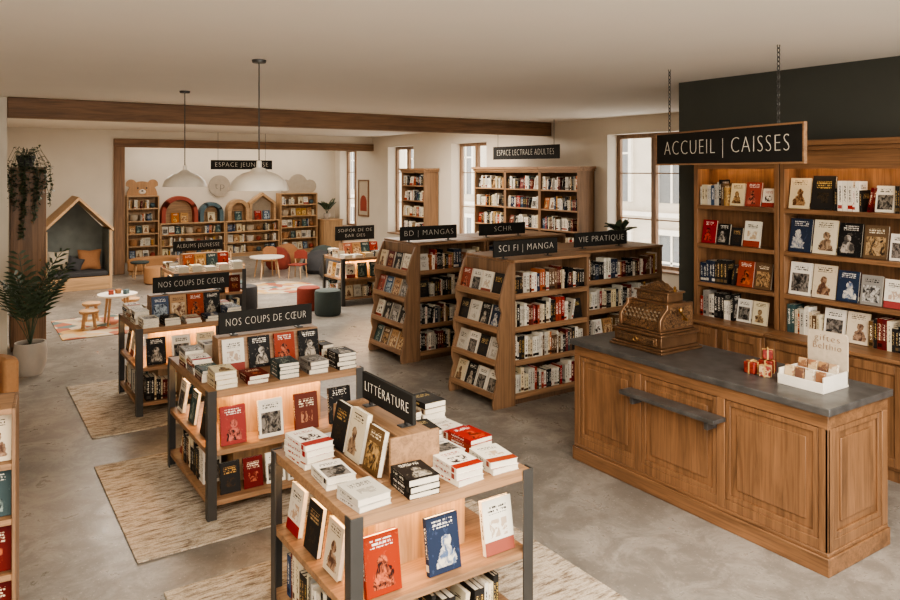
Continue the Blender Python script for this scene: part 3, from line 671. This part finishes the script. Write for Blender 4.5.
# ---------------- rugs
def rug(x0,x1,y0,y1,lab,m=RUG):
    w,d=x1-x0,y1-y0
    thing('rug',MB().box(-w/2,w/2,-d/2,d/2,0,.012),m,FR((x0+x1)/2,(y0+y1)/2,0.001),lab,'rug',bevel=.004)
rug(.98,2.2,7.25,9.15,'faded cream and brown flat-woven rug under display table')
rug(.9,2.35,4.8,6.55,'faded cream and brown flat-woven rug under display table')
rug(.96,3.1,2.55,4.38,'faded cream and brown flat-woven rug under display table')
rug(1.2,2.6,11.7,13.3,'pastel patchwork rug in the children area',KRUG)
thing('rug',MB().lathe([(.8,0),(.8,.012)],n=40),KRUG,T(5.4,14.6,.001),'round pastel patchwork rug in the children area','rug')

# ---------------- pendants
def pendant(x,y,ztop,lab):
    r=root('pendant_lamp',T(x,y,0),lab,'pendant lamp','pendant lamps over the display tables')
    child('canopy',MB().lathe([(.055,HC-.025),(.06,HC-.01),(.06,HC)]),r,STEEL)
    child('cord',MB().cyl(0,0,ztop+.05,HC-.02,.006,8),r,STEEL)
    child('lamp_socket',MB().lathe([(.012,ztop+.06),(.022,ztop+.05),(.024,ztop-.01)]),r,SHADE)
    pr=[(.03,ztop),(.055,ztop-.01),(.07,ztop-.03),(.13,ztop-.048),(.185,ztop-.08),(.225,ztop-.122),(.245,ztop-.17),(.25,ztop-.195),(.244,ztop-.197),(.238,ztop-.17),(.218,ztop-.126),(.178,ztop-.087),(.12,ztop-.057),(.03,ztop-.045)]
    child('lamp_shade',MB().lathe(pr,n=40),r,SHADE)
    child('bulb',MB().blob(.04,.04,.045,0,0,ztop-.12,14),r,BULB)
pendant(2.13,6.16,2.43,'dome pendant lamp with off-white enamel shade'); pendant(2.22,9.03,2.41,'dome pendant lamp with off-white enamel shade')

# ---------------- plants
def frond(mb,L,az,el,curl,n=14,lw=.2,leafw=.022):
    p=Vector((0,0,0)); pts=[p.copy()]
    side=Vector((-math.sin(az),math.cos(az),0)); e=el
    for i in range(n):
        e-=curl*(.4+1.2*i/n)/n; dv=Vector((math.cos(az)*math.cos(e),math.sin(az)*math.cos(e),math.sin(e))); p=p+dv*(L/n); pts.append(p.copy())
        if i>3:
            k=math.sin(math.pi*min(1,(i-2)/(n-1))**.8); ll=lw*k+.03
            for s in (-1,1):
                tip=p+side*s*ll+dv*ll*.8+Vector((0,0,-.2*ll)); mid=(p+tip)/2; q=dv*leafw
                mb.add([p,mid+q+Vector((0,0,.01)),tip,mid-q+Vector((0,0,.01))],[(0,1,2,3)],0)
    for a,b in zip(pts[:-1],pts[1:]): mb.rod(a,b,.005,.004,5,0)
def palm(F,n,L,pot,lab,lw=.2,m=LEAF,el=(66,88),pm=None,leafw=.022,nn=14):
    r=root('potted_plant',F,lab,'potted plant')
    R0,H0=pot
    child('pot',MB().lathe([(R0*.7,0),(R0*.95,H0*.35),(R0,H0*.7),(R0*.93,H0),(R0*.83,H0),(R0*.85,H0*.85),(.01,H0*.85)],n=28),r,pm or GREIGE,label='pale ceramic pot')
    child('soil',MB().cyl(0,0,H0*.85,H0*.88,R0*.84,20),r,SOIL)
    mb=MB()
    for i in range(n):
        az=2*math.pi*i/n+random.uniform(-.3,.3); frond(mb,L*random.uniform(.7,1.05),az,R(random.uniform(*el)),R(random.uniform(20,65)),lw=lw,leafw=leafw,n=nn)
    child('foliage',mb,r,m,M=T(0,0,H0*.86))
palm(FR(.69,10.0,0,0),17,1.15,(.18,.38),'leafy palm in a greige round ceramic pot',lw=.16,leafw=.024,nn=13,el=(68,88))
palm(FR(9.2,20.55,.95),9,.5,(.1,.18),'small leafy plant in a pale pot',lw=.1,el=(60,84))
palm(FR(7.0,6.62,1.49),9,.24,(.06,.1),'small leafy plant on a bookshelf top',lw=.06,el=(40,80))
r=root('wooden_cabinet',FR(.55,11.35),'tall narrow oak cabinet beside the pillar','cabinet')
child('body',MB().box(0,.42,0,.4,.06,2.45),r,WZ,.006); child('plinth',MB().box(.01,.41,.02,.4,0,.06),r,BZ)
child('door',MB().box(.03,.39,-.018,0,.1,2.4),r,WZ,.004); child('knob',MB().blob(.015,.015,.015,.35,-.03,1.2,8),r,BRASS)
r=root('trailing_plant',FR(.74,11.5,2.45),'trailing ivy in a small pot hanging over a cabinet','potted plant')
child('pot',MB().lathe([(.08,0),(.11,.1),(.12,.16),(.1,.16),(.1,.13),(.01,.13)]),r,GREYF)
mb=MB()
def leafat(q):
    d=Vector((random.uniform(-1,1),random.uniform(-1,.3),random.uniform(-.8,.3))).normalized()*.055; e=Vector((-d.y,d.x,d.z*.2))*.5
    mb.add([q,q+d*.5+e,q+d,q+d*.5-e],[(0,1,2,3)],0)
for i in range(24):
    x1=-.24+.52*i/23+random.uniform(-.02,.02); p0=Vector((0,0,.14)); p1=Vector((x1*.6,-.12,.2+random.uniform(0,.08))); p2=Vector((x1,-.22-random.uniform(0,.05),.05)); L=random.uniform(.3,1.1)*(1-abs(x1)*1.0)
    pts=[p0,p1,p2]; n=int(L/.04); q=p2
    for k in range(n): q=q+Vector((random.uniform(-.014,.014),random.uniform(-.006,.002),-.04)); pts.append(q)
    for a,b in zip(pts[:-1],pts[1:]):
        mb.rod(a,b,.003,.003,4)
        for s in range(2): leafat(a.lerp(b,random.random()))
child('foliage',mb,r,LEAFD)

# ---------------- children area
F=FR(1.37,16.4); W=1.22
r=root('reading_nook',F,'house-shaped wooden reading nook with slate lining','reading nook')
child('side_wall',MB().box(0,.05,0,1.1,0,1.2),r,KZ,.004); child('side_wall',MB().box(W-.05,W,0,1.1,0,1.2),r,KZ,.004)
child('back_wall',MB().prism([(.05,.3),(W-.05,.3),(W-.05,1.2),(W/2,1.8),(.05,1.2)],'xz',.85,.9),r,NICHE)
child('roof_panel',MB().prism([(-.03,1.17),(W/2,1.81),(W/2,1.88),(-.03,1.24)],'xz',-.02,1.12),r,KW,.004)
child('roof_panel',MB().prism([(W+.03,1.17),(W/2,1.81),(W/2,1.88),(W+.03,1.24)],'xz',-.02,1.12),r,KW,.004)
child('inner_lining',MB().box(.05,.06,.02,.85,.3,1.2),r,NICHE); child('inner_lining',MB().box(W-.06,W-.05,.02,.85,.3,1.2),r,NICHE)
child('bench',MB().box(.05,W-.05,.0,1.05,0,.26),r,KW,.004)
child('seat_mattress',MB().box(.07,W-.07,.02,.84,.26,.36),r,GREYF,.03)
def cushion(M,s,m,lab,grp='cushions in the reading nook'):
    thing('cushion',MB().pillow(s,s,.14),m,M,lab,'cushion',grp,weld=True)
cushion(FR(1.68,16.98,.36,8)@RX(-18),.4,BEIGEF,'square beige cushion in the reading nook'); cushion(FR(1.9,16.72,.37)@RX(-20)@RY(20),.28,GREYF,'charcoal cushion in the reading nook'); cushion(FR(2.22,16.85,.365,-10)@RX(-24),.42,ORANGEF,'square tan cushion in the reading nook')
def circ(r,a0,a1,n=16,cx=0,cz=0): return [(cx+r*math.cos(R(a0+(a1-a0)*i/n)),cz+r*math.sin(R(a0+(a1-a0)*i/n))) for i in range(n+1)]
def basket(M,m): thing('storage_basket',MB().lathe([(.085,0),(.11,.05),(.115,.16),(.105,.16),(.1,.14),(.01,.13)],n=20),m,M,'small woven storage basket in the children bookcase','basket','baskets in the children bookcases')
def toyball(M,m): thing('toy_ball',MB().blob(.07,.07,.07,0,0,.07,14),m,M,'small coloured ball in the children bookcase','ball','balls in the children bookcases')
def kshelf(x0,x1,h,lv,lab,toys=True):
    F=FR(x0,20.55); w=x1-x0
    bookcase(F,w,h,.38,lv,lab,crown=None,mats=(KW,KZ,KZ))
    KP=[9,4,14,4,5,12,8,1,13,12,5,9]
    for i,z in enumerate(lv):
        if w>1.2:
            row(F,.06,w*.36,.03,z,.23,'picture books in the children shelves','in a light oak children bookcase',pf=.65,pal=KP,fill=.4)
            basket(F@T(w*.36+.17,.18,z),[TAN,CREAM,BEIGEF][i%3]); toyball(F@T(w*.36+.42,.16,z),[BLUEG,PINKR,ORANGEF][i%3])
            row(F,w*.36+.56,w-.08,.03,z,.23,'picture books in the children shelves','in a light oak children bookcase',pf=.65,pal=KP,fill=.4)
        else:
            x=.06; e=w-.06
            if i%2: basket(F@T(.19,.18,z),[BEIGEF,TAN,CREAM][i%3]); x=.33
            else: toyball(F@T(w-.14,.16,z),[PINKR,BLUEG,ORANGEF][i%3]); e=w-.25
            row(F,x,e,.03,z,.23,'picture books in the children shelves','in a light oak children bookcase',pf=.65,pal=KP,fill=.4)
    return F
F=kshelf(3.6,4.4,1.75,[.1,.43,.76,1.09,1.42],'tall light oak children bookcase')
bear=circ(.38,0,35,4)+circ(.13,-20,160,8,.27,.3)+circ(.38,58,122,6)+circ(.13,20,200,8,-.27,.3)+circ(.38,145,180,4)
r=root('bear_topper',FR(4.0,20.7,1.75),'oak bear-head silhouette panel above bookcase','shelf decoration')
child('head_panel',MB().prism(bear,'xz',0,.05),r,wood('bear_oak',(172,130,90),'z'),.004)
for x in (-.11,.11): child('eye',MB().lathe([(.022,0),(.022,.006)],n=16,M=T(x,0,.2)@RX(90)),r,GREYF)
child('muzzle',MB().blob(.09,.012,.065,0,0,.1,16),r,CREAM); child('nose',MB().blob(.03,.01,.02,0,-.012,.125,12),r,GREYF)
def topper(name,poly,x,z,m,lab,y=20.7,cat='shelf decoration'):
    thing(name,MB().prism(poly,'xz',0,.05),m,FR(x,y,z),lab,cat,bevel=.004)
kshelf(4.42,6.15,1.0,[.1,.4,.7],'low light oak children bookcase'); kshelf(6.17,7.72,1.0,[.1,.4,.7],'low light oak children bookcase')
kshelf(7.75,8.9,1.75,[.1,.43,.76,1.09,1.42],'tall light oak children bookcase')
CLOUDM=plain('greige_paint',(168,156,140),.8)
cloud=circ(.2,-90,120,8,.38,.2)+circ(.28,40,140,8,0,.28)+circ(.2,60,270,8,-.38,.2)
topper('cloud_silhouette',cloud,8.35,1.75,CLOUDM,'greige cloud silhouette panel above bookcase')
def arch(x,w,h,m,lab):
    r=root('arch_niche',FR(x,20.62,1.0),lab,'display niche','arched niches on the low shelves')
    o=[(w/2,0)]+circ(w/2,0,180,18,0,h-w/2)+[(-w/2,0)]; ir=w/2-.1; i=[(-ir,0)]+circ(ir,180,0,18,0,h-w/2)+[(ir,0)]
    mb=MB(); n=len(o); i=i[::-1]
    for k in range(n-1):
        mb.prism([o[k],o[k+1],i[k+1],i[k]],'xz',0,.26)
    child('arch_frame',mb,r,m,weld=True); child('niche_back',MB().prism(o,'xz',.26,.28),r,KW)
arch(4.95,.95,.72,PINKR,'terracotta arched display niche on low shelf'); arch(5.8,.64,.54,BLUEG,'blue-grey arched display niche on low shelf')
arch(6.55,.62,.6,KW,'oak arched display niche on low shelf')
FH=FR(7.25,20.62,1.0); r=root('house_niche',FH,'house-shaped oak display niche on low shelf','display niche')
child('niche_frame',MB().prism([(-.38,0),(-.38,.5),(0,.78),(.38,.5),(.38,0),(.32,0),(.32,.46),(0,.7),(-.32,.46),(-.32,0)],'xz',0,.26),r,KW); child('niche_back',MB().prism([(-.38,0),(.38,0),(.38,.5),(0,.78),(-.38,.5)],'xz',.26,.28),r,BEIGEF)
for x,dn in ((4.83,13),(5.07,9),(5.8,4),(6.55,8),(7.12,0),(7.37,14)): facebook(FR(x,20.66,1.0),0,0,0,dn,'picture books in the arched niches','in an arched display niche',w=.2,h=.26)
r=root('round_wall_sign',FR(6.1,20.97,1.98),'round grey wall disc with lettering tp','sign')
child('disc',MB().lathe([(.3,0),(.3,.03)],n=32,M=RX(90)),r,CLOUDM); addtext(r,'tp',.3,.28,T(0,-.032,0),GREYF)
r=root('framed_poster',FR(XW-.03,19.35,1.1,-90),'oak-framed poster with arched landscape','poster')
child('frame',MB().box(0,.04,0,.03,0,1.05).box(.61,.65,0,.03,0,1.05).box(.04,.61,0,.03,0,.04).box(.04,.61,0,.03,1.01,1.05),r,WZ)
child('print',MB().box(.04,.61,.015,.025,.04,1.01),r,BEIGEF)
child('print_shape',MB().prism(circ(.2,0,180,16,.325,.4)+[(.125,.15),(.525,.15)],'xz',.011,.015),r,PINKR)
def pouf(x,y,rad,h,m,lab):
    thing('pouf',MB().lathe([(rad*.9,0),(rad,.03),(rad,h-.05),(rad*.96,h-.015),(rad*.8,h),(.01,h+.005)],n=28),m,T(x,y,0),lab,'pouf')
def bean(x,y,rad,m,lab): thing('bean_bag',MB().lathe([(rad*.75,0),(rad,.1),(rad*1.02,.22),(rad*.85,.38),(rad*.5,.5),(.03,.54)],n=24),m,T(x,y,0),lab,'bean bag')
def stool(x,y,s,h,m,lab):
    r=root('stool',T(x,y,0),lab,'stool'); child('seat',MB().lathe([(s*.9,h-.05),(s,h-.03),(s,h-.01),(s*.9,h)],n=24),r,m)
    for k in range(4):
        a=R(45+90*k); child('leg',MB().rod((s*.6*math.cos(a),s*.6*math.sin(a),h-.05),(s*.9*math.cos(a),s*.9*math.sin(a),0),.018,.013),r,KZ)
def rtable(x,y,rad,h,lab,m=WHITE):
    r=root('round_table',T(x,y,0),lab,'table'); child('table_top',MB().lathe([(rad*.98,h-.03),(rad,h-.02),(rad,h)],n=36),r,m)
    for k in range(4):
        a=R(45+90*k); child('leg',MB().rod((rad*.6*math.cos(a),rad*.6*math.sin(a),h-.03),(rad*.8*math.cos(a),rad*.8*math.sin(a),0),.022,.015),r,KZ)
def chair(x,y,rot,m,lab):
    r=root('child_chair',FR(x,y,0,rot),lab,'chair','small chairs in the children area'); s=.16; h=.32
    child('seat',MB().box(-s,s,-s,s,h-.03,h),r,m,.01); child('backrest',MB().prism([(-s,.42),(-s,.56),(-.08,.62),(.08,.62),(s,.56),(s,.42)],'xz',s-.025,s),r,m,.005)
    for sx in (-1,1):
        for sy in (-1,1): child('leg',MB().rod((sx*.13,sy*.13,h-.03),(sx*.15,sy*.15,0),.014,.012),r,KZ)
        child('back_post',MB().box(sx*.13-.012,sx*.13+.012,s-.022,s-.003,h,.44),r,KZ)
pouf(5.12,11.4,.22,.42,TEAL,'green-grey cylindrical fabric pouf')
pouf(5.02,11.98,.2,.4,REDF,'brick-red cylindrical fabric pouf')
pouf(4.1,12.6,.22,.42,GREYF,'charcoal cylindrical fabric pouf'); pouf(4.15,13.3,.2,.4,TEAL,'green-grey cylindrical fabric pouf')
rtable(2.05,12.5,.29,.48,'round white children table with oak legs')
stool(1.62,12.3,.14,.3,KW,'small round oak stool'); stool(2.5,12.25,.14,.3,KW,'small round oak stool'); stool(1.75,13.0,.14,.3,KW,'small round oak stool'); stool(2.35,13.1,.14,.3,KW,'small round oak stool')
for i,(x,y,m) in enumerate([(1.95,12.45,PINKR),(2.06,12.5,ORANGEF),(2.16,12.4,BLUEG)]): thing('toy_block',MB().box(-.035,.035,-.035,.035,0,.07),m,FR(x,y,.48,20*i),'small painted wooden toy block','toy block','toy blocks on the children table',.006)
rtable(5.75,16.1,.38,.48,'round white children table with oak legs'); chair(6.3,15.65,-50,REDF,'small red child chair'); chair(5.15,16.3,70,KW,'small oak child chair'); chair(6.05,16.75,-20,ORANGEF,'small ochre child chair')
bean(7.05,16.2,.38,GREYF,'charcoal fabric bean bag'); bean(7.6,17.2,.38,TEAL,'green-grey fabric bean bag'); bean(6.95,15.1,.34,GREYF,'charcoal fabric bean bag'); bean(6.5,17.4,.3,REDF,'brick-red fabric bean bag'); bean(7.0,18.1,.34,ORANGEF,'ochre fabric bean bag')
r=root('curved_bench',FR(3.9,18.0,0,0),'curved tan upholstered bench','bench')
o=circ(.75,20,160,14); i=circ(.4,160,20,14); child('seat',MB().prism(o+i,'xy',.06,.36,),r,TAN,.04); child('base',MB().prism(circ(.72,22,158,14)+circ(.43,158,22,14),'xy',0,.06),r,KZ)
stool(3.35,17.6,.2,.38,TEAL,'small green-grey round stool'); pouf(4.9,17.9,.28,.36,ORANGEF,'ochre round fabric pouf'); pouf(3.5,16.6,.26,.36,TAN,'tan round fabric pouf'); stool(4.6,16.4,.17,.32,REDF,'small stool with red seat')
r=root('low_cabinet',FR(9.0,20.3),'low oak cabinet below the window','cabinet'); child('body',MB().box(0,.6,0,.6,.05,.92),r,KZ,.004); child('top_board',MB().box(-.02,.62,-.02,.6,.92,.95),r,KW); child('plinth',MB().box(.03,.57,.03,.57,0,.05),r,BZ)

# ---------------- emit books (the 300 that show largest become individuals)
NW,NH,NT=.15,.22,.028
covm=[]
for i in range(len(DES)):
    mb=MB(); e=.0022
    mb.box(-NW/2,NW/2,-NT/2,-NT/2+e,0,NH,[0,1,1,1,1,1]); mb.box(-NW/2,NW/2,NT/2-e,NT/2,0,NH,1); mb.box(-NW/2,-NW/2+e,-NT/2+e,NT/2-e,0,NH,1)
    covm.append(mb.mesh('book_cover',[fmats[i],smats[i]],fix=False))
pagm=MB().box(-NW/2+.0022,NW/2-.004,-NT/2+.0022,NT/2-.0022,.003,NH-.003).mesh('page_block',[PAPER],fix=False)
tmp=MB()
for b in BOOKS: tmp.box(-b[1]/2,b[1]/2,-b[3]/2,b[3]/2,0,b[2],0,b[0])
tme=tmp.mesh('tmp',[],fix=False); tob=bpy.data.objects.new('tmp_books',tme); col.objects.link(tob)
bpy.context.view_layer.update(); dg=bpy.context.evaluated_depsgraph_get()
cnt=[0]*len(BOOKS); org=Vector((0,0,2.4))
fw=Vector((SA,CA,0)); rt=Vector((CA,-SA,0)); up=Vector((0,0,1))
for py in range(1,600,2):
    for px in range(1,900,2):
        d=(fw+rt*((px-450)/737)+up*((171-py)/737)).normalized()
        hit,loc,nr,idx,ob,mt=scene.ray_cast(dg,org,d)
        if hit and ob.name=='tmp_books': cnt[idx//6]+=1
bpy.data.objects.remove(tob)
order=sorted(range(len(BOOKS)),key=lambda i:-cnt[i]); ind=set(i for i in order[:300] if cnt[i]>0)
print('BOOKS',len(BOOKS),'visible',sum(1 for c in cnt if c),'min px',4*cnt[order[299]])
post={'F':'facing outward','S':'standing spine out','H':'lying on top','E':'lying stacked'}
rest=MB()
for i,b in enumerate(BOOKS):
    M,w,h,t,d,k,g,p,wt=b
    if i in ind:
        o=bpy.data.objects.new('book',covm[d]); col.objects.link(o); o.matrix_world=M@Matrix.Diagonal((w/NW,t/NT,h/NH,1))
        l=f"{DES[d][5]} {post[k]} {p}"
        if len(l.replace('-',' ').split())>11: l=f"{DES[d][5]} {p}"
        tag(o,l,'book',g)
        c2=bpy.data.objects.new('page_block',pagm); col.objects.link(c2); c2.parent=o
    else:
        n=len(DES); rest.box(-w/2,w/2,-t/2,t/2,0,h,[d,n+d,n+d,2*n,2*n,2*n],M)
me=rest.mesh('books',fmats+smats+[PAPER],fix=False)
o=bpy.data.objects.new('books',me); col.objects.link(o); tag(o,'assorted paperbacks filling shelves and display tables','books','books on the shelves','stuff')

# ---------------- lights
w=bpy.data.worlds.new('world'); scene.world=w; w.use_nodes=True
bg=w.node_tree.nodes['Background']; bg.inputs[0].default_value=(1,.955,.89,1); bg.inputs[1].default_value=3.7
def area(x,y,z,sx,sy,p,rot,c=(1,.9,.78)):
    l=bpy.data.lights.new('area_light','AREA'); l.shape='RECTANGLE'; l.size=sx; l.size_y=sy; l.energy=p; l.color=c
    o=bpy.data.objects.new('area_light',l); col.objects.link(o); o.location=(x,y,z); o.rotation_euler=rot; return o
area(1.6,.3,3.3,5.5,2.6,420,(0,0,0)); area(5.2,12.9,3.3,7,2.4,430,(0,0,0)); area(6.2,19.9,3.3,5.5,1.6,60,(0,0,0))  # added ceiling fills; no fixtures there
scene.view_settings.view_transform='AgX'
try: scene.view_settings.look='AgX - Medium High Contrast'
except Exception as e: print(e)
scene.view_settings.exposure=.38
